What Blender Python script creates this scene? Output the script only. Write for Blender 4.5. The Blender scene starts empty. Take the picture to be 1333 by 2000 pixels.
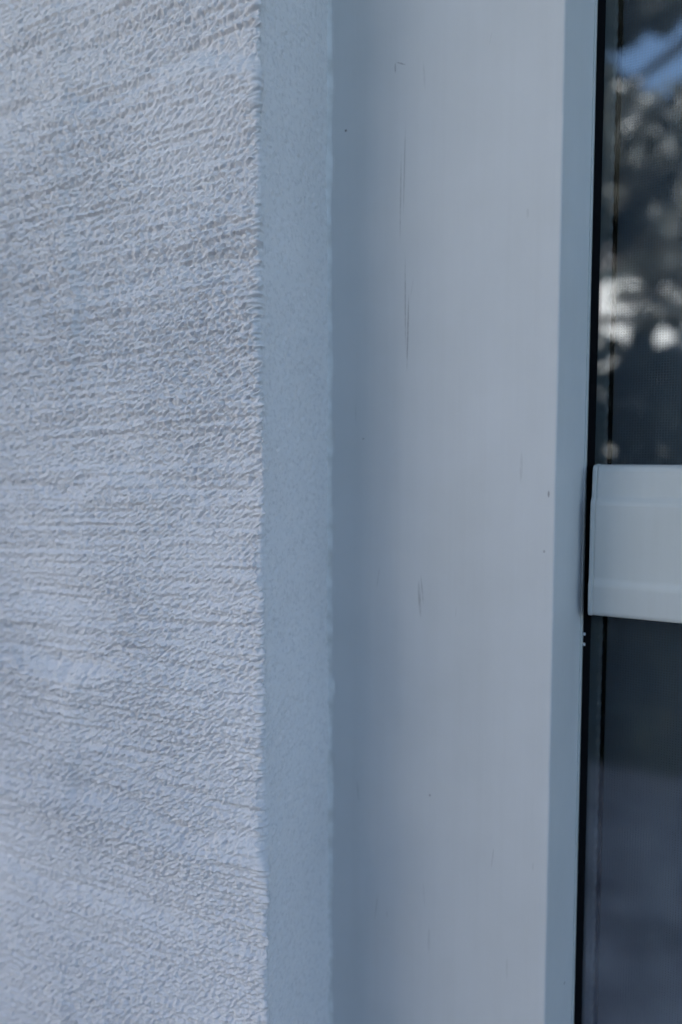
import bpy, math, random
import numpy as np

# ------------------------------------------------------------------ camera, sky, sun, exposure
scene = bpy.context.scene
COL = scene.collection
CAM_Z = 1.5
cam_data = bpy.data.cameras.new("camera")
cam_data.sensor_fit = 'VERTICAL'
cam_data.sensor_height = 36.0
cam_data.lens = 27.0
cam_data.clip_start = 0.01
cam_data.clip_end = 3000.0
cam_data.dof.use_dof = True
cam_data.dof.focus_distance = 0.428
cam_data.dof.aperture_fstop = 2.8
cam_data.dof.aperture_blades = 0
camera = bpy.data.objects.new("camera", cam_data)
camera.location = (0.0, 0.0, CAM_Z)
camera.rotation_euler = (math.radians(90 - 4.2), 0.0, math.radians(29))
COL.objects.link(camera)
scene.camera = camera

SUN_EL, SUN_AZ = math.radians(38), math.radians(-35)   # sun stands behind the house
world = bpy.data.worlds.new("World")
scene.world = world
world.use_nodes = True
wn = world.node_tree
bg = wn.nodes["Background"]
sky = wn.nodes.new("ShaderNodeTexSky")
sky.sky_type = 'NISHITA'
sky.sun_disc = False
sky.sun_elevation = SUN_EL
sky.sun_rotation = SUN_AZ
sky.air_density = 1.0
sky.dust_density = 1.0
sky.ozone_density = 2.2
wn.links.new(sky.outputs[0], bg.inputs[0])
bg.inputs[1].default_value = 0.10

sun_data = bpy.data.lights.new("sun", 'SUN')
sun_data.energy = 5.0
sun_data.angle = math.radians(0.5)
sun_data.color = (1.0, 0.97, 0.945)
sun = bpy.data.objects.new("sun", sun_data)
sun.rotation_euler = (math.radians(90) - SUN_EL, 0, math.pi - SUN_AZ)
sun.location = (0, 6, 9)
COL.objects.link(sun)

scene.view_settings.view_transform = 'Standard'
scene.view_settings.look = 'None'
scene.view_settings.gamma = 1.0
scene.view_settings.use_curve_mapping = False
scene.view_settings.exposure = 2.34
scene.cycles.max_bounces = 7
scene.cycles.transparent_max_bounces = 16

rng = np.random.default_rng(7)
random.seed(7)


# ------------------------------------------------------------------ helpers
def new_mat(name, color, rough=0.6, spec=0.5):
    m = bpy.data.materials.new(name)
    m.use_nodes = True
    b = m.node_tree.nodes["Principled BSDF"]
    b.inputs["Base Color"].default_value = (*color, 1)
    b.inputs["Roughness"].default_value = rough
    b.inputs["Specular IOR Level"].default_value = spec
    return m, m.node_tree, b


def node(nt, kind, **kw):
    n = nt.nodes.new(kind)
    for k, v in kw.items():
        setattr(n, k, v)
    return n


def tex_coord(nt, scale=(1, 1, 1), rot=(0, 0, 0), loc=(0, 0, 0)):
    tc = node(nt, "ShaderNodeTexCoord")
    mp = node(nt, "ShaderNodeMapping")
    mp.inputs["Scale"].default_value = scale
    mp.inputs["Rotation"].default_value = rot
    mp.inputs["Location"].default_value = loc
    nt.links.new(tc.outputs["Object"], mp.inputs["Vector"])
    return mp.outputs["Vector"]


def noise(nt, vec, scale, detail=3.0, rough=0.55, dist=0.0):
    n = node(nt, "ShaderNodeTexNoise")
    n.inputs["Scale"].default_value = scale
    n.inputs["Detail"].default_value = detail
    n.inputs["Roughness"].default_value = rough
    n.inputs["Distortion"].default_value = dist
    nt.links.new(vec, n.inputs["Vector"])
    return n.outputs["Fac"]


def ramp(nt, fac, stops):
    r = node(nt, "ShaderNodeValToRGB")
    el = r.color_ramp.elements
    while len(el) < len(stops):
        el.new(0.5)
    for e, (p, c) in zip(el, stops):
        e.position = p
        e.color = (*c, 1)
    nt.links.new(fac, r.inputs["Fac"])
    return r.outputs["Color"]


def bump(nt, height, strength, distance, bsdf, prev=None):
    b = node(nt, "ShaderNodeBump")
    b.inputs["Strength"].default_value = strength
    b.inputs["Distance"].default_value = distance
    nt.links.new(height, b.inputs["Height"])
    if prev:
        nt.links.new(prev, b.inputs["Normal"])
    nt.links.new(b.outputs["Normal"], bsdf.inputs["Normal"])
    return b.outputs["Normal"]


def tag(o, label=None, cat=None, group=None, kind=None):
    if label: o["label"] = label
    if cat: o["category"] = cat
    if group: o["group"] = group
    if kind: o["kind"] = kind
    return o


def empty(name, loc, **kw):
    o = bpy.data.objects.new(name, None)
    o.empty_display_size = 0.05
    o.location = loc
    COL.objects.link(o)
    return tag(o, **kw)


def mesh_obj(name, verts, faces, mat, origin=(0, 0, 0), parent=None, smooth=False, base=None):
    """verts in world space; origin = world position of the object's own origin"""
    ox, oy, oz = origin
    me = bpy.data.meshes.new(name)
    me.from_pydata([(x - ox, y - oy, z - oz) for x, y, z in verts], [], faces)
    me.materials.append(mat)
    if smooth:
        me.polygons.foreach_set("use_smooth", [True] * len(me.polygons))
    me.update()
    o = bpy.data.objects.new(name, me)
    COL.objects.link(o)
    if parent is not None:
        o.parent = parent
        px, py, pz = base if base is not None else parent.location
        o.location = (ox - px, oy - py, oz - pz)
    else:
        o.location = origin
    return o


def bevel(o, width, seg=2):
    b = o.modifiers.new("bevel", 'BEVEL')
    b.width = width
    b.segments = seg
    b.limit_method = 'ANGLE'
    b.angle_limit = math.radians(25)
    b.harden_normals = False
    return o


def box_geo(x0, x1, y0, y1, z0, z1):
    v = [(x0, y0, z0), (x1, y0, z0), (x1, y1, z0), (x0, y1, z0),
         (x0, y0, z1), (x1, y0, z1), (x1, y1, z1), (x0, y1, z1)]
    f = [(0, 3, 2, 1), (4, 5, 6, 7), (0, 1, 5, 4), (1, 2, 6, 5), (2, 3, 7, 6), (3, 0, 4, 7)]
    return v, f


def prism(profile, axis, a0, a1):
    """extrude a closed 2-D profile along z ('z': profile in x,y) or x ('x': profile in y,z)"""
    n = len(profile)
    v = []
    for a in (a0, a1):
        for p, q in profile:
            v.append((p, q, a) if axis == 'z' else (a, p, q))
    f = [(i, (i + 1) % n, n + (i + 1) % n, n + i) for i in range(n)]
    f += [tuple(range(n - 1, -1, -1)), tuple(range(n, 2 * n))]
    return v, f


def tube(points, radii, sides=7):
    v, f = [], []
    pts = [np.array(p, float) for p in points]
    for i, p in enumerate(pts):
        d = pts[min(i + 1, len(pts) - 1)] - pts[max(i - 1, 0)]
        d /= np.linalg.norm(d) + 1e-9
        a = np.cross(d, (0.3, 0.9, 0.2)); a /= np.linalg.norm(a) + 1e-9
        b = np.cross(d, a)
        for k in range(sides):
            t = 2 * math.pi * k / sides
            v.append(tuple(p + radii[i] * (math.cos(t) * a + math.sin(t) * b)))
    for i in range(len(pts) - 1):
        for k in range(sides):
            k2 = (k + 1) % sides
            f.append((i * sides + k, i * sides + k2, (i + 1) * sides + k2, (i + 1) * sides + k))
    return v, f


def join(*geos):
    v, f = [], []
    for gv, gf in geos:
        o = len(v)
        v += list(gv)
        f += [tuple(i + o for i in q) for q in gf]
    return v, f


# ------------------------------------------------------------------ materials
def stucco_material():
    m, nt, b = new_mat("stucco", (0.6, 0.58, 0.55), 0.95, 0.15)
    v = tex_coord(nt)
    big = noise(nt, v, 9.0, 4.0, 0.6)
    col = ramp(nt, big, [(0.30, (0.665, 0.65, 0.655)), (0.52, (0.69, 0.672, 0.675)), (0.72, (0.71, 0.695, 0.70))])
    fine = noise(nt, v, 420.0, 2.0, 0.6)
    spk = ramp(nt, fine, [(0.30, (0.80, 0.80, 0.81)), (0.5, (1, 1, 1))])
    mx = node(nt, "ShaderNodeMix", data_type='RGBA', blend_type='MULTIPLY')
    mx.inputs[0].default_value = 0.7
    nt.links.new(col, mx.inputs[6]); nt.links.new(spk, mx.inputs[7])
    nt.links.new(mx.outputs[2], b.inputs["Base Color"])
    g = noise(nt, v, 900.0, 3.0, 0.65)
    bump(nt, g, 0.35, 0.0006, b)
    return m


def paint_material(name, color, marks=()):
    m, nt, b = new_mat(name, color, 0.42, 0.35)
    v = tex_coord(nt)
    vs = tex_coord(nt, (1, 1, 0.05))
    brush = noise(nt, vs, 480.0, 3.0, 0.6)
    cloud = noise(nt, v, 14.0, 4.0, 0.6)
    c = color
    col = ramp(nt, cloud, [(0.3, tuple(x * 0.955 * t for x, t in zip(c, (1.0, 1.0, .99)))), (0.7, tuple(min(1, x * 1.02) for x in c))])
    streak = ramp(nt, noise(nt, tex_coord(nt, (1, 1, 0.03)), 90.0, 5.0, 0.65), [(0.28, (0.972, 0.97, 0.965)), (0.55, (1, 1, 1))])
    sm = node(nt, 'ShaderNodeMix', data_type='RGBA', blend_type='MULTIPLY')
    sm.inputs[0].default_value = 1.0
    nt.links.new(col, sm.inputs[6]); nt.links.new(streak, sm.inputs[7])
    col = sm.outputs[2]
    if marks:
        total = None
        for (x, z, a, bb, rot, s) in marks:
            vv = node(nt, "ShaderNodeMapping", vector_type='TEXTURE')
            vv.inputs["Location"].default_value = (x, 0, z)
            vv.inputs["Rotation"].default_value = (0, rot, 0)
            vv.inputs["Scale"].default_value = (a, 1000.0, bb)
            tc = node(nt, "ShaderNodeTexCoord")
            nt.links.new(tc.outputs["Object"], vv.inputs["Vector"])
            ln = node(nt, "ShaderNodeVectorMath", operation='LENGTH')
            nt.links.new(vv.outputs[0], ln.inputs[0])
            mr = node(nt, "ShaderNodeMapRange", interpolation_type='SMOOTHSTEP')
            mr.inputs["From Min"].default_value = 0.45
            mr.inputs["From Max"].default_value = 1.0
            mr.inputs["To Min"].default_value = s
            mr.inputs["To Max"].default_value = 0.0
            nt.links.new(ln.outputs["Value"], mr.inputs["Value"])
            if total is None:
                total = mr.outputs[0]
            else:
                mm = node(nt, "ShaderNodeMath", operation='MAXIMUM')
                nt.links.new(total, mm.inputs[0]); nt.links.new(mr.outputs[0], mm.inputs[1])
                total = mm.outputs[0]
        # broken up a little along its length
        br = noise(nt, tex_coord(nt, (1, 1, 0.25)), 900.0, 2.0)
        mr = node(nt, "ShaderNodeMapRange")
        mr.inputs["From Min"].default_value = 0.32; mr.inputs["From Max"].default_value = 0.55
        mr.inputs["To Min"].default_value = 0.35
        nt.links.new(br, mr.inputs["Value"])
        ml = node(nt, "ShaderNodeMath", operation='MULTIPLY')
        nt.links.new(total, ml.inputs[0]); nt.links.new(mr.outputs[0], ml.inputs[1])
        mx = node(nt, "ShaderNodeMix", data_type='RGBA')
        nt.links.new(ml.outputs[0], mx.inputs[0])
        nt.links.new(col, mx.inputs[6])
        mx.inputs[7].default_value = (0.07, 0.06, 0.055, 1)
        col = mx.outputs[2]
    nt.links.new(col, b.inputs["Base Color"])
    n1 = bump(nt, brush, 0.28, 0.0004, b)
    sand = noise(nt, v, 500.0, 2.0)
    bump(nt, sand, 0.10, 0.0004, b, n1)
    rr = node(nt, 'ShaderNodeMapRange')
    rr.inputs['To Min'].default_value = 0.34; rr.inputs['To Max'].default_value = 0.56
    nt.links.new(noise(nt, tex_coord(nt, (1, 1, 0.2)), 40.0, 4.0), rr.inputs['Value'])
    nt.links.new(rr.outputs[0], b.inputs['Roughness'])
    return m


def glass_material():
    m = bpy.data.materials.new("window_glass")
    m.use_nodes = True
    nt = m.node_tree
    nt.nodes.clear()
    out = node(nt, "ShaderNodeOutputMaterial")
    mix = node(nt, "ShaderNodeMixShader")
    tr = node(nt, "ShaderNodeBsdfTransparent")
    tr.inputs[0].default_value = (0.82, 0.87, 0.88, 1)
    gl = node(nt, "ShaderNodeBsdfGlossy")
    gl.inputs["Roughness"].default_value = 0.0
    gl.inputs["Color"].default_value = (0.95, 0.97, 1.0, 1)
    fr = node(nt, "ShaderNodeFresnel")
    fr.inputs["IOR"].default_value = 1.52
    mu = node(nt, "ShaderNodeMath", operation='MULTIPLY', use_clamp=True)
    mu.inputs[1].default_value = 2.5
    nt.links.new(fr.outputs[0], mu.inputs[0])
    nt.links.new(mu.outputs[0], mix.inputs[0])
    nt.links.new(tr.outputs[0], mix.inputs[1])
    nt.links.new(gl.outputs[0], mix.inputs[2])
    nt.links.new(mix.outputs[0], out.inputs[0])
    return m


def leaf_material(name, c0, c1):
    m, nt, b = new_mat(name, c0, 0.35, 0.5)
    oi = node(nt, "ShaderNodeNewGeometry")
    col = ramp(nt, oi.outputs["Random Per Island"], [(0.0, c0), (1.0, c1)])
    nt.links.new(col, b.inputs["Base Color"])
    return m


def rough_material(name, stops, scale, rough, bump_scale, bump_d):
    m, nt, b = new_mat(name, stops[0][1], rough, 0.3)
    v = tex_coord(nt)
    nt.links.new(ramp(nt, noise(nt, v, scale, 5.0, 0.6), stops), b.inputs["Base Color"])
    bump(nt, noise(nt, v, bump_scale, 4.0, 0.6), 0.6, bump_d, b)
    return m


M_STUCCO = stucco_material()
M_VINYL = paint_material("white_vinyl", (0.55, 0.565, 0.545))
M_CAULK, _nt, _b = new_mat("sealant", (0.60, 0.58, 0.53), 0.5, 0.4)
_nt.links.new(ramp(_nt, noise(_nt, tex_coord(_nt), 70.0, 4.0), [(0.35, (0.52, 0.51, 0.49)), (0.6, (0.66, 0.66, 0.65))]), _b.inputs["Base Color"])
M_RUBBER, _nt, _b = new_mat("black_rubber", (0.004, 0.004, 0.005), 0.85, 0.06)
bump(_nt, noise(_nt, tex_coord(_nt), 600.0, 3.0), 0.2, 0.0004, _b)
M_BRONZE, _nt, _b = new_mat("grey_screen_frame", (0.58, 0.59, 0.60), 0.45, 0.5)
bump(_nt, noise(_nt, tex_coord(_nt), 500.0, 2.0), 0.1, 0.0003, _b)
M_SPLINE, _nt, _b = new_mat("grey_spline", (0.72, 0.72, 0.73), 0.5, 0.5)
bump(_nt, noise(_nt, tex_coord(_nt), 900.0, 2.0), 0.2, 0.0003, _b)
M_WIRE, _nt, _b = new_mat("fibreglass_mesh", (0.055, 0.058, 0.062), 0.5, 0.4)
_nt.links.new(ramp(_nt, noise(_nt, tex_coord(_nt), 60.0, 3.0), [(0.3, (0.46, 0.53, 0.66)), (0.7, (0.54, 0.61, 0.74))]), _b.inputs["Base Color"])
M_GLASS = glass_material()
M_ROOM = rough_material("dim_interior", [(0.3, (0.50, 0.49, 0.48)), (0.7, (0.58, 0.57, 0.56))], 2.0, 0.9, 30.0, 0.002)
M_BARK = rough_material("bark", [(0.3, (0.07, 0.055, 0.045)), (0.7, (0.16, 0.135, 0.11))], 14.0, 0.9, 40.0, 0.01)
M_LEAF = leaf_material("tree_leaf", (0.03, 0.036, 0.028), (0.11, 0.11, 0.095))
M_HEDGE = leaf_material("hedge_leaf", (0.016, 0.022, 0.018), (0.036, 0.042, 0.034))
M_LAWN = rough_material("lawn", [(0.3, (0.03, 0.05, 0.015)), (0.7, (0.07, 0.085, 0.03))], 3.0, 0.95, 60.0, 0.02)
M_RENDER = rough_material('pale_render', [(0.3, (0.66, 0.65, 0.63)), (0.7, (0.74, 0.73, 0.71))], 1.2, 0.9, 60.0, 0.003)
M_ROOF = rough_material('roof_tile', [(0.3, (0.16, 0.08, 0.06)), (0.7, (0.24, 0.13, 0.10))], 5.0, 0.9, 30.0, 0.02)
M_PATIO = rough_material("patio_concrete", [(0.34, (0.17, 0.15, 0.16)), (0.5, (0.33, 0.30, 0.30)), (0.66, (0.46, 0.42, 0.40))], 5.0, 0.9, 90.0, 0.002)

# ------------------------------------------------------------------ setting: ground, patio, room behind the glass
g = mesh_obj("ground", [(-900, -900, -0.012), (900, -900, -0.012), (900, 900, -0.012), (-900, 900, -0.012)], [(0, 1, 2, 3)], M_LAWN)
tag(g, kind="structure")
pv, pf = box_geo(-9.0, 6.0, -2.80, 0.32, -0.10, 0.03)
tag(bevel(mesh_obj("patio", pv, pf, M_PATIO), 0.01), kind="structure")

RX0, RX1, RY0, RY1, RZ0, RZ1 = -3.6, 3.6, 0.372, 4.6, 0.05, 2.75
rv = [(RX0, RY0, RZ0), (RX1, RY0, RZ0), (RX1, RY1, RZ0), (RX0, RY1, RZ0),
      (RX0, RY0, RZ1), (RX1, RY0, RZ1), (RX1, RY1, RZ1), (RX0, RY1, RZ1)]
rf = [(0, 1, 2, 3), (7, 6, 5, 4), (1, 5, 6, 2), (2, 6, 7, 3), (3, 7, 4, 0)]
tag(mesh_obj("room_interior", rv, rf, M_ROOM), kind="structure")

# ------------------------------------------------------------------ stucco wall (real relief)
WALL_Y = 0.345
CORNER_X = -0.2418           # left jamb of the opening
OPEN_X1 = 0.8518             # right jamb
OPEN_Z0, OPEN_Z1 = 0.78, 2.22
TEX_D = 0.0004
TW, TH = 1152, 2304          # 0.46 m x 0.92 m tile


def shaped_noise(sx, sz, ang=0.0, lo=None):
    """smooth noise with correlation lengths sx, sz (metres) turned by ang; unit variance"""
    w = rng.standard_normal((TH, TW))
    kz = np.fft.fftfreq(TH, TEX_D)[:, None] * 2 * np.pi
    kx = np.fft.fftfreq(TW, TEX_D)[None, :] * 2 * np.pi
    c, s = math.cos(ang), math.sin(ang)
    ku, kv = kx * c + kz * s, -kx * s + kz * c
    F = np.exp(-0.5 * ((ku * sx) ** 2 + (kv * sz) ** 2))
    if lo:
        F = F * (1 - np.exp(-0.5 * ((ku * lo) ** 2 + (kv * lo) ** 2)))
    h = np.fft.ifft2(np.fft.fft2(w) * F).real
    return h / h.std()


def sampler(tex):
    def f(s, z):
        u = (s / TEX_D) % TW
        v = (z / TEX_D) % TH
        i = np.floor(u).astype(int); j = np.floor(v).astype(int)
        a, b = u - i, v - j
        i0, i1, j0, j1 = i % TW, (i + 1) % TW, j % TH, (j + 1) % TH
        return (tex[j0, i0] * (1 - a) * (1 - b) + tex[j0, i1] * a * (1 - b)
                + tex[j1, i0] * (1 - a) * b + tex[j1, i1] * a * b)
    return f


sand = (shaped_noise(0.00034, 0.00032) * 0.70 + shaped_noise(0.00062, 0.00048) * 0.45
        + shaped_noise(0.0020, 0.0014) * 0.34)                        # sand lumps of mixed size
dash = shaped_noise(0.00115, 0.00034, math.radians(30), 0.004)        # short dashes slanting up to the right
pits = np.clip(shaped_noise(0.0006, 0.00040, math.radians(20)) - 1.1, 0, 2)
rake = shaped_noise(0.020, 0.0009, math.radians(2), 0.02)            # float marks along the wall
drag = np.clip(shaped_noise(0.030, 0.0012, math.radians(-2)) - 1.2, 0, 2)
swell = shaped_noise(0.050, 0.0100, math.radians(-3))                # trowel waves
patch = shaped_noise(0.03, 0.03)


def grain_field(count, r0, r1, ang, stretch):
    """separate sand grains: the upper envelope of many small flattened caps"""
    tex = np.zeros((TH, TW))
    gx, gz = rng.uniform(0, TW, count), rng.uniform(0, TH, count)
    rr = (r0 + (r1 - r0) * rng.random(count) ** 2.2) / TEX_D
    aa = ang + rng.normal(0, 0.45, count)
    ca, sa = np.cos(aa), np.sin(aa)
    st = 1 + (stretch - 1) * rng.random(count)
    lift = rng.uniform(0.75, 1.15, count)
    i0, j0 = np.floor(gx).astype(int), np.floor(gz).astype(int)
    n = int(math.ceil(r1 * stretch / TEX_D))
    for di in range(-n, n + 1):
        for dj in range(-n, n + 1):
            dx, dz = i0 + di - gx, j0 + dj - gz
            u, v = (dx * ca + dz * sa) / st, -dx * sa + dz * ca
            q = 1 - (u * u + v * v) / (rr * rr)
            ok = q > 0
            np.maximum.at(tex, ((j0[ok] + dj) % TH, (i0[ok] + di) % TW), np.sqrt(q[ok]) * rr[ok] * TEX_D * lift[ok])
    return (tex - tex.mean()) / tex.std()


grains = grain_field(190000, 0.0005, 0.0013, math.radians(30), 1.8)
relief_a = grains * 0.44 + sand * 0.22 + dash * 0.54 - pits * 0.6
S_GRAIN, S_RAKE, S_SWELL, S_PATCH, S_DRAG = map(sampler, (relief_a, rake, swell, patch, drag))
S_FINE = sampler(shaped_noise(0.0008, 0.0008, 0.0, 0.004))
S_SOFT = sampler(shaped_noise(0.009, 0.016))

# columns of the section: far left -> corner -> round the arris -> along the reveal to the trim
R = 0.0030
cols = []                                   # x, y, normal x, normal y, arc length from corner, front weight, reveal weight
x = CORNER_X - R
step = 0.00043
xs = []
while x > -0.52:
    xs.append(x)
    step = min(0.00085, step * 1.0016)
    x -= step
while x > -16.0:
    xs.append(x)
    step *= 1.35
    x -= step
xs.append(-16.0)
for x in reversed(xs):
    d = (CORNER_X - R) - x
    cols.append((x, WALL_Y, 0.0, -1.0, -d - 0.5 * R * math.pi / 2, 1.0, 0.0))
for k in range(1, 9):
    t = k / 9 * math.pi / 2
    cols.append((CORNER_X - R + R * math.sin(t), WALL_Y + R - R * math.cos(t), math.sin(t), -math.cos(t),
                 (t - math.pi / 4) * R, max(0.0, 1.0 - (k / 9) ** 3 * 0.8), 0.25 * k / 9))
y = WALL_Y + R
while y < 0.432:
    d = y - WALL_Y - R
    cols.append((CORNER_X + 0.0004 * d / 0.08, y, 1.0, 0.0, 0.5 * R * math.pi / 2 + d, 0.2 * math.exp(-d / 0.003), 1.0))
    y += 0.0010
cols = np.array(cols)
zs = []
z, step = 1.05, 0.00046
zs = list(np.arange(1.065, 1.815, step))
z, step = zs[-1], step
while z < 5.6:
    step *= 1.3
    z += step
    zs.append(min(z, 5.6))
low = []
z, step = zs[0], 0.00046
while z > -0.05:
    step *= 1.3
    z -= step
    low.append(max(z, -0.05))
zs = np.array(low[::-1] + zs)
NC, NR = len(cols), len(zs)
Sg, Zg = np.meshgrid(cols[:, 4], zs)
FW = np.broadcast_to(cols[:, 5], Sg.shape)
RW = np.broadcast_to(cols[:, 6], Sg.shape)
taper = np.clip((0.30 + Sg) / 0.03, 0, 1) * np.clip((Zg - 1.05) / 0.02, 0, 1) * np.clip((1.83 - Zg) / 0.02, 0, 1)
patch_v = S_PATCH(Sg, Zg)
amp = 1.0 + 0.22 * patch_v
front = (S_GRAIN(Sg, Zg) * 0.00090 * amp
         + S_RAKE(Sg, Zg) * 0.00044
         - S_DRAG(Sg, Zg) * 0.00050
         + S_SWELL(Sg, Zg) * 0.00110
         + patch_v * 0.00045)
# ledges left by the courses under the plaster: a proud lip, broken along its length
for zc, hh, ph in ((1.716, 0.0020, 0.02), (1.607, 0.0016, 0.13), (1.489, 0.0019, 0.21), (1.403, 0.0011, 0.31), (1.372, 0.0017, 0.40), (1.281, 0.0022, 0.09), (1.216, 0.0015, 0.27)):
    zl = zc + 0.0042 * S_SOFT(Sg * 0.6 + ph, Sg * 0 + ph) + 0.0012 * S_GRAIN(Sg * 0.5 + ph, Sg * 0 + ph) + 0.02 * np.clip(-Sg - 0.25, 0, 1)
    t = zl - Zg                                           # distance below the line of the ledge
    rise = np.clip(t / 0.015, 0, 1)
    body = rise * rise * (3 - 2 * rise) * np.exp(-np.clip(t - 0.015, 0, 1) / 0.030) - 0.40 * np.exp(-(t / 0.0045) ** 2)
    front += 2.2 * hh * body * np.clip(0.85 + 0.35 * S_PATCH(Sg + ph, Zg * 0.4 + ph), 0.4, 1.4)
# an upright lap mark where two coats meet, wandering as it goes down
lap_s = -0.148 + 0.008 * np.sin(Zg * 9.0 + 0.6) + 0.004 * S_SOFT(Sg * 0 + 0.2, Zg) + 0.0012 * S_GRAIN(Sg * 0 + 0.4, Zg * 0.5)
lap = np.clip((Sg - lap_s) / 0.006, -8, 8)
front += 0.0028 * np.where(lap > 0, np.exp(-1.2 * lap * lap), np.exp(-0.12 * lap * lap)) * np.clip(0.7 + 0.5 * S_PATCH(Sg * 0 + 0.11, Zg), 0.15, 1.4)
reveal = S_FINE(Sg, Zg) * 0.00018 + S_SOFT(Sg, Zg) * 0.00032
H = (front * FW + reveal * RW) * taper
nx = np.broadcast_to(cols[:, 2], Sg.shape)
ny = np.broadcast_to(cols[:, 3], Sg.shape)
# the arris itself wanders and is ragged where plaster was dragged over it
zr = Zg * 1.0
wander = (S_SOFT(zr * 0 + 0.33, zr) * 0.0013 + S_SWELL(zr * 0 + 0.07, zr) * 0.0013 + np.abs(S_GRAIN(zr * 0 + 0.29, zr * 0.35)) * 0.0010 + S_GRAIN(zr * 0 + 0.19, zr) * 0.0009 + S_RAKE(zr * 0 + 0.19, zr) * 0.0005)
edge_w = np.exp(-np.abs(Sg) / np.where(Sg > 0, 0.0022, 0.007)) * taper
X = np.broadcast_to(cols[:, 0], Sg.shape) + nx * H + wander * edge_w
Y = np.broadcast_to(cols[:, 1], Sg.shape) + ny * H
verts = np.stack([X, Y, Zg], axis=-1).reshape(-1, 3)
idx = np.arange(NC * NR).reshape(NR, NC)
quads = np.stack([idx[:-1, :-1], idx[:-1, 1:], idx[1:, 1:], idx[1:, :-1]], axis=-1).reshape(-1, 4)

# the rest of the wall: right of, above and below the window, plain sheets with the reveal turned in
extra_v, extra_f = [], []
def sheet(a, b, c, d):
    o = len(verts) + len(extra_v)
    extra_v.extend([a, b, c, d]); extra_f.append((o, o + 1, o + 2, o + 3))
W = WALL_Y + 0.0002
sheet((CORNER_X, W, -0.05), (OPEN_X1, W, -0.05), (OPEN_X1, W, OPEN_Z0), (CORNER_X, W, OPEN_Z0))
sheet((CORNER_X, W, OPEN_Z1), (OPEN_X1, W, OPEN_Z1), (OPEN_X1, W, 5.6), (CORNER_X, W, 5.6))
sheet((OPEN_X1, W, -0.05), (4.2, W, -0.05), (4.2, W, 5.6), (OPEN_X1, W, 5.6))
sheet((OPEN_X1, 0.432, OPEN_Z0), (OPEN_X1, W, OPEN_Z0), (OPEN_X1, W, OPEN_Z1), (OPEN_X1, 0.432, OPEN_Z1))
sheet((CORNER_X, W, OPEN_Z0), (OPEN_X1, W, OPEN_Z0), (OPEN_X1, 0.432, OPEN_Z0), (CORNER_X, 0.432, OPEN_Z0))
sheet((CORNER_X, 0.432, OPEN_Z1), (OPEN_X1, 0.432, OPEN_Z1), (OPEN_X1, W, OPEN_Z1), (CORNER_X, W, OPEN_Z1))
all_v = np.concatenate([verts, np.array(extra_v)]).astype(np.float32)
all_f = np.concatenate([quads, np.array(extra_f)]).astype(np.int32)
me = bpy.data.meshes.new("stucco_wall")
me.vertices.add(len(all_v)); me.vertices.foreach_set("co", all_v.ravel())
me.loops.add(all_f.size); me.loops.foreach_set("vertex_index", all_f.ravel())
me.polygons.add(len(all_f)); me.polygons.foreach_set("loop_start", np.arange(0, all_f.size, 4, dtype=np.int32))
me.update(calc_edges=True)
me.polygons.foreach_set("use_smooth", np.ones(len(all_f), dtype=bool))
me.materials.append(M_STUCCO)
me.validate()
wall = bpy.data.objects.new("stucco_wall", me)
COL.objects.link(wall)
tag(wall, "rough white stucco wall with a smooth reveal turning in to the window trim", "wall")

# unseen eave added above the window to shade the reveal from high sky
ev, ef = box_geo(-16.0, 4.2, -0.46, 0.343, 2.78, 2.92)
bevel(mesh_obj("added_eave", ev, ef, M_ROOM, origin=(-6, 0, 2.78), parent=wall), 0.008)

# ------------------------------------------------------------------ window trim (painted casing boards)
TRIM_Y = 0.420
TX0, TX1, TXB = -0.2408, -0.0998, -0.0938     # behind the plaster, face edge, back of the splayed edge
TRIM_B = 0.465
WX1 = 0.7038                                   # mirrored right side
Z0, Z1 = 0.90, 2.10                            # window opening between head and sill
trim_origin = (-0.17, 0.44, Z0)
SB = (-0.17, TRIM_Y, Z0)                        # side board origin


def mk(x, z, a, b, rot=0.0, s=0.6):
    return (x - SB[0], z - SB[2], a, b, rot, s)


MARKS = [
    mk(-0.2295, 1.6954, 0.0010, 0.0010, 0, 0.95),
    mk(-0.2172, 1.5103, 0.0010, 0.0007, 0, 0.45),
    mk(-0.1036, 1.4791, 0.0008, 0.0024, 0, 0.55),
    mk(-0.1055, 1.4476, 0.0009, 0.0011, 0, 0.55),
    mk(-0.1714, 1.2953, 0.0009, 0.0010, 0, 0.45),
    mk(-0.0958, 1.1835, 0.0002, 0.0011, 0, 0.6),
    mk(-0.1879, 1.5720, 0.0007, 0.0260, 0.02, 0.42),
    mk(-0.1896, 1.5900, 0.0006, 0.0320, -0.01, 0.34),
    mk(-0.1930, 1.6500, 0.0006, 0.0300, 0.01, 0.28),
    mk(-0.1907, 1.6650, 0.0006, 0.0300, 0.02, 0.26),
    mk(-0.1791, 1.4145, 0.0012, 0.0130, -0.07, 0.32),
    mk(-0.1775, 1.4200, 0.0007, 0.0110, -0.1, 0.26),
    mk(-0.1968, 1.7241, 0.0007, 0.0034, 0, 0.45),
    mk(-0.1932, 1.7257, 0.0040, 0.0006, 0.45, 0.40),
]
_r = random.Random(4)
for _ in range(16):
    MARKS.append(mk(_r.uniform(-0.228, -0.108), _r.uniform(1.15, 1.75), _r.uniform(.0003, .0012), _r.uniform(.001, .012), _r.uniform(-.2, .2), _r.uniform(.08, .22)))
M_TRIM = paint_material("trim_paint", (0.58, 0.58, 0.575), MARKS)

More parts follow.
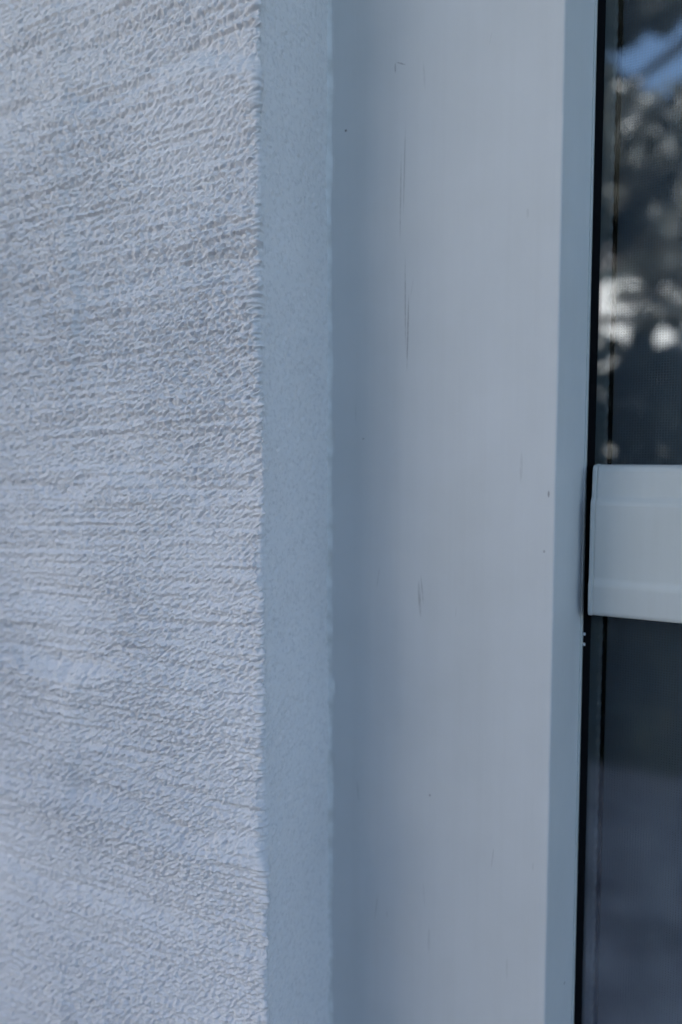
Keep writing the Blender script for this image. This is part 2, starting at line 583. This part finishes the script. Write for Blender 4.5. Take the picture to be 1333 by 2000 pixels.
trim = empty("window_trim", trim_origin, label="smooth pale grey painted trim board beside the stucco reveal, faintly scratched", cat="trim")
prof = [(TX0, TRIM_Y), (TX1, TRIM_Y), (TXB, TRIM_B), (TX0, TRIM_B)]
o = mesh_obj("side_board", *prism(prof, 'z', Z0 - 0.03, Z1 + 0.09), M_TRIM, origin=SB, parent=trim)
bevel(o, 0.0011, 3)
prof_r = [(WX1, TRIM_B), (WX1 + 0.006, TRIM_Y), (WX1 + 0.1502, TRIM_Y), (WX1 + 0.1502, TRIM_B)]
bevel(mesh_obj("side_board", *prism(prof_r, 'z', Z0 - 0.03, Z1 + 0.09), M_TRIM, origin=(WX1 + .08, TRIM_Y, Z0), parent=trim), 0.0011, 3)
prof_h = [(TRIM_Y + 0.001, Z1), (TRIM_Y + 0.001, OPEN_Z1 + 0.002), (TRIM_B, OPEN_Z1 + 0.002), (TRIM_B, Z1 - 0.006)]
bevel(mesh_obj("head_board", *prism(prof_h, 'x', TX1 + 0.0005, WX1 + 0.0055), M_TRIM, origin=(0.3, TRIM_Y, Z1), parent=trim), 0.0011, 3)
prof_s = [(TRIM_B, Z0 + 0.004), (TRIM_B, OPEN_Z0 - 0.002), (TRIM_Y - 0.03, OPEN_Z0 + 0.004), (TRIM_Y - 0.03, Z0 - 0.012)]
bevel(mesh_obj("sill_board", *prism(prof_s, 'x', CORNER_X + 0.002, OPEN_X1 - 0.002), M_TRIM, origin=(0.3, TRIM_Y, Z0), parent=trim), 0.002, 3)

# sealant bead in the corner between reveal and trim: uneven as it was gunned in
cv, cf = [], []
nz = 700
sec = 9
for i in range(nz):
    z = Z0 + 0.02 + (Z1 + 0.06 - Z0) * i / (nz - 1)
    w = 0.0050 + 0.0004 * math.sin(z * 41) + 0.0005 * math.sin(z * 113 + 1) + random.uniform(-.0002, .0002)
    h = 0.0027 + 0.0005 * math.sin(z * 29 + 2) + 0.0005 * math.sin(z * 151) + random.uniform(-.0002, .0002)
    lump = 0.0020 * math.exp(-((z - 1.3525) / 0.003) ** 2)
    for k in range(sec):
        t = k / (sec - 1)
        xx = CORNER_X - 0.0008 + (w + 0.0008) * t
        yy = TRIM_Y + 0.0003 - h * (1 - t) ** 2.2 - 0.0003 * math.exp(-((t - 0.86) / 0.10) ** 2) - lump * math.sin(math.pi * t)
        cv.append((xx, yy, z))
for i in range(nz - 1):
    for k in range(sec - 1):
        a = i * sec + k
        cf.append((a, a + 1, a + sec + 1, a + sec))
o = mesh_obj("sealant_bead", cv, cf, M_CAULK, origin=(CORNER_X, TRIM_Y, Z0), parent=trim, smooth=True)
o["label"] = "thin uneven bead of sealant between stucco and trim"

# ------------------------------------------------------------------ window: stop, gasket, glass, rail
win = empty("window", (0.3, 0.47, Z0), label="dark window glass with black gasket and a white horizontal rail across it", cat="window")
GL_Y = 0.4715
lip = bevel(mesh_obj("glazing_stop", *box_geo(TXB - 0.003, TXB + 0.0008, 0.4630, 0.4740, Z0, Z1), M_VINYL, origin=(TXB, 0.465, Z0), parent=win), 0.0004, 2)
gk = [(TXB + 0.0009, 0.4660), (TXB + 0.0040, 0.4700), (TXB + 0.0046, 0.4712), (TXB + 0.0009, 0.4712)]
bevel(mesh_obj("gasket", *prism(gk, 'z', Z0, Z1), M_RUBBER, origin=(TXB, 0.47, Z0), parent=win), 0.0004, 2)
gk = [(WX1 - 0.0046, 0.4712), (WX1 - 0.0040, 0.4700), (WX1 - 0.0009, 0.4660), (WX1 - 0.0009, 0.4712)]
bevel(mesh_obj("gasket", *prism(gk, 'z', Z0, Z1), M_RUBBER, origin=(WX1, 0.47, Z0), parent=win), 0.0004, 2)
mesh_obj("pane", *box_geo(TXB - 0.004, WX1 + 0.004, GL_Y, GL_Y + 0.004, Z0 - 0.006, Z1 + 0.006), M_GLASS, origin=(0.3, GL_Y, Z0), parent=win)
for zc in (1.3937, 1.3875):  # small glints on the black gasket, put in as pale bumps
    bevel(mesh_obj("gasket_glint", *box_geo(TXB + 0.0009, TXB + 0.0024, 0.4652, 0.4665, zc - 0.0009, zc + 0.0009), M_BRONZE, origin=(TXB, 0.4655, zc), parent=win), 0.0004, 2)

RZA, RZB = 1.4075, 1.4943
rail_prof = [(0.4712, RZA + 0.001), (0.4560, RZA), (0.4545, RZA + 0.0020), (0.4535, RZA + 0.0180), (0.4545, RZA + 0.0205),
             (0.4550, RZA + 0.0215), (0.4550, RZA + 0.0640), (0.4556, RZA + 0.0660), (0.4580, RZA + 0.0690),
             (0.4592, RZA + 0.0835), (0.4600, RZA + 0.0855), (0.4620, RZB), (0.4712, RZB + 0.0006)]
rail_prof = rail_prof[::-1]
rail = mesh_obj("rail", *prism(rail_prof, 'x', TXB + 0.0078, WX1 - 0.0078), M_VINYL, origin=(0.3, 0.4712, RZA), parent=win)
bevel(rail, 0.0014, 4)
cap_prof = [(p - (0.0003 if p < 0.47 else 0), RZA - 0.0002 + (q - RZA) * 1.005) for p, q in rail_prof]
cap = mesh_obj("end_cap", *prism(cap_prof, 'x', TXB + 0.0056, TXB + 0.0081), M_VINYL, origin=(TXB + 0.006, 0.4712, RZA), parent=rail, base=(0.3, 0.4712, RZA))
bevel(cap, 0.0005, 2)

# ------------------------------------------------------------------ insect screen inside the glass
scr = empty("insect_screen", (0.3, 0.486, Z0), label="fine dark insect mesh in a grey frame behind the window glass", cat="screen")
SY = 0.4835
FX0, FX1 = -0.0940, -0.0862


def screen_side(x0, x1, sgn):
    p = [(x0, SY), (x1, SY), (x1, SY + 0.008), (x0, SY + 0.008)]
    return prism(p, 'z', Z0, Z1)


bevel(mesh_obj("frame_stile", *screen_side(FX0, FX1, 1), M_BRONZE, origin=(FX0, SY, Z0), parent=scr), 0.0007, 2)
bevel(mesh_obj("frame_stile", *screen_side(WX1 - .0076, WX1, 1), M_BRONZE, origin=(WX1, SY, Z0), parent=scr), 0.0007, 2)
bevel(mesh_obj("frame_rail", *box_geo(FX1, WX1 - .0076, SY + .0003, SY + .0077, Z1 - 0.009, Z1), M_BRONZE, origin=(0.3, SY, Z1), parent=scr), 0.0007, 2)
bevel(mesh_obj("frame_rail", *box_geo(FX1, WX1 - .0076, SY + .0003, SY + .0077, Z0, Z0 + 0.009), M_BRONZE, origin=(0.3, SY, Z0), parent=scr), 0.0007, 2)
# ribbed spline that holds the mesh in its groove
pts, rad = [], []
n = 1100
for i in range(n):
    z = Z0 + 0.01 + (Z1 - Z0 - 0.02) * i / (n - 1)
    pts.append((FX1 + 0.0002, SY + 0.0006, z))
    rad.append(0.0010 + 0.0005 * math.sin(z * 2 * math.pi / 0.0082))
mesh_obj("spline", *tube(pts, rad, 8), M_SPLINE, origin=(FX1, SY, Z0), parent=scr, smooth=True)
# black groove beside the spline
bevel(mesh_obj("groove_strip", *box_geo(FX1 + 0.0014, FX1 + 0.0036, SY + 0.0012, SY + 0.0035, Z0 + .01, Z1 - .01), M_RUBBER, origin=(FX1, SY, Z0), parent=scr), 0.0003, 1)
# woven mesh: every thread a real strand
pitch, half = 0.00155, 0.00027
MX0, MX1, MZ0, MZ1 = FX1 + 0.0016, WX1 - 0.008, Z0 + 0.009, Z1 - 0.009
gv, gf = [], []
def strand(a0, a1, c, vertical):
    o = len(gv)
    yy = SY + 0.0040
    for a in (a0, a1):
        for du, dy in ((-half, 0), (0, -half), (half, 0), (0, half)):
            gv.append((c + du, yy + dy, a) if vertical else (a, yy + 0.00012 + dy, c + du))
    for k in range(4):
        k2 = (k + 1) % 4
        gf.append((o + k, o + k2, o + 4 + k2, o + 4 + k))
c = MX0
while c < MX1:
    strand(MZ0, MZ1, c, True); c += pitch
c = MZ0
while c < MZ1:
    strand(MX0, MX1, c, False); c += pitch
o = mesh_obj("screen_mesh", gv, gf, M_WIRE, origin=(0.3, SY, Z0), parent=scr)
o["kind"] = "stuff"


# ------------------------------------------------------------------ garden behind the camera, seen only as reflections
def leaf_cloud(centres, radii, count, size, rnd):
    v, f = [], []
    centres = np.array(centres); radii = np.array(radii)
    pick = rnd.choice(len(centres), count, p=radii[:, 0] ** 2 / (radii[:, 0] ** 2).sum())
    for i in pick:
        d = rnd.standard_normal(3); d /= np.linalg.norm(d)
        p = centres[i] + d * radii[i] * rnd.random() ** 0.45
        a = rnd.standard_normal(3); a /= np.linalg.norm(a)
        b = np.cross(a, rnd.standard_normal(3)); b /= np.linalg.norm(b)
        s = size * rnd.uniform(0.6, 1.3)
        nrm = np.cross(a, b)
        o = len(v)
        v += [tuple(p - a * s), tuple(p + b * s * .42 + nrm * s * .12), tuple(p + a * s), tuple(p - b * s * .42 + nrm * s * .12)]
        f += [(o, o + 1, o + 2), (o, o + 2, o + 3)]
    return v, f


def tree(loc, height, spread, seed, label, leaves, leaf, base_t, clumps=()):
    rnd = np.random.default_rng(seed)
    root = empty("garden_tree", loc, label=label, cat="tree", group="trees in the garden")
    L = np.array(loc)
    top = L + np.array((rnd.uniform(-.3, .3), rnd.uniform(-.3, .3), height * 0.8))
    mid = L + np.array((rnd.uniform(-.15, .15), 0, height * (base_t + 0.06)))
    geos = [tube([L, L + (mid - L) * .5, mid, top], [height * .035, height * .028, height * .022, height * .006], 8)]
    cen, rad = [], []
    for k in range(13):
        t = rnd.uniform(0.35, 0.95)
        base = mid + (top - mid) * max(0, (t - 0.35) / 0.6)
        ang = k * 2.4 + rnd.uniform(-.4, .4)
        ln = spread * rnd.uniform(0.45, 1.0) * (1.15 - 0.55 * t)
        tip = base + np.array((math.cos(ang) * ln, math.sin(ang) * ln, height * rnd.uniform(0.03, 0.16)))
        geos.append(tube([base, (base + tip) / 2 + (0, 0, -.05), tip], [height * .011, height * .007, height * .002], 5))
        for q in (0.6, 1.0):
            cen.append(base + (tip - base) * q + rnd.uniform(-.15, .15, 3))
            r = spread * rnd.uniform(0.20, 0.36)
            rad.append((r, r, r * 0.7))
    clump_c, clump_r = [], []
    for cx, cy, cz, r in clumps:
        tip = np.array((cx, cy, cz))
        geos.append(tube([mid + (top - mid) * 0.15, (mid + tip) / 2 + (0, 0, .2), tip], [height * .012, height * .008, height * .002], 5))
        for q in range(4):
            cen.append(tip + rnd.uniform(-r, r, 3) * (.6, .5, .45))
            clump_c.append(cen.pop()); clump_r.append((r * .75, r * .6, r * .6))
    mesh_obj("trunk", *join(*geos), M_BARK, origin=loc, parent=root, smooth=True)
    crown = leaf_cloud(cen, rad, leaves, leaf, rnd)
    if clump_c:
        crown = join(crown, leaf_cloud(clump_c, clump_r, 2600 * len(clumps), leaf * 0.8, rnd))
    mesh_obj("crown", *crown, M_LEAF, origin=loc, parent=root)
    return root


tree((0.9, -7.9, 0), 10.2, 3.6, 11, "broad leafy tree whose crown is mirrored in the upper window glass", 20000, 0.13, 0.56, ((-1.3, -7.3, 5.9, 0.75), (-1.0, -7.4, 7.0, 0.9), (-1.75, -7.5, 5.0, 0.5)))
tree((1.8, -9.5, 0), 10.0, 3.0, 5, "tall tree further off whose leaves darken the top of the glass", 10000, 0.12, 0.4)
tree((-0.9, -6.3, 0), 5.3, 1.7, 23, "low loose tree near the patio, sky showing between its leaves", 6600, 0.09, 0.40)

# pale house added here: its sunlit front throws light back onto the wall
nb = empty("added_house", (-9.5, -12.0, 0), label="pale house added across the garden to bounce sunlight, with a hipped roof and a flat garage", cat="house")
nv, nf = box_geo(-19.0, -2.7, -16.0, -9.2, -0.05, 6.6)
mesh_obj("wall", nv, nf, M_RENDER, origin=(-9.5, -9.2, 0), parent=nb)
hv = [(-19.5, -16.5, 6.58), (-2.4, -16.5, 6.58), (-2.4, -8.7, 6.58), (-19.5, -8.7, 6.58), (-15.5, -12.6, 8.6), (-7.4, -12.6, 8.6)]
mesh_obj("roof", hv, [(0, 3, 2, 1), (3, 2, 5, 4)[::1], (2, 1, 5), (1, 0, 4, 5), (0, 3, 4)], M_ROOF, origin=(-9.5, -12, 6.6), parent=nb)
mesh_obj("added_garage_wall", *box_geo(-2.75, 2.2, -14.0, -9.5, -0.05, 3.9), M_RENDER, origin=(-1, -9.5, 0), parent=nb)  # low wing added to bounce more light onto the trim's left side
mesh_obj("added_garage_roof", *box_geo(-2.74, 2.4, -14.2, -9.3, 3.89, 4.12), M_PATIO, origin=(-1, -9.5, 3.9), parent=nb)
for wx in (-15.2, -11.6, -8.0, -5.2):
    for wz in (0.9, 4.2):
        wo = mesh_obj("window", *box_geo(wx - 0.55, wx + 0.55, -9.24, -9.16, wz, wz + 1.3), M_VINYL, origin=(wx, -9.2, wz), parent=nb)
        mesh_obj("pane", *box_geo(wx - 0.48, wx + 0.48, -9.22, -9.152, wz + .07, wz + 1.23), M_RUBBER, origin=(wx, -9.2, wz), parent=wo, base=(wx, -9.2, wz))

hedge = empty("hedge", (1.6, -3.2, 0), label="dense dark hedge along the patio edge, mirrored in the lower glass", cat="hedge")
rnd = np.random.default_rng(3)
hc = [(x + rnd.uniform(-.2, .2), -3.2 + rnd.uniform(-.25, .25), z + rnd.uniform(-.1, .1)) for x in np.arange(-1.9, 5.1, 0.40) for z in (0.3, 0.8, 1.3, 1.8)]
mesh_obj("foliage", *leaf_cloud(hc, [(0.40, 0.36, 0.38)] * len(hc), 26000, 0.075, rnd), M_HEDGE, origin=(1.6, -3.2, 0), parent=hedge)
geos = [tube([(x, -3.2, 0), (x + .05, -3.2, 0.8), (x - .05, -3.18, 1.6)], [0.035, 0.025, 0.01], 5) for x in np.arange(-1.8, 5, 0.6)]
mesh_obj("stem", *join(*geos), M_BARK, origin=(1.6, -3.2, 0), parent=hedge)
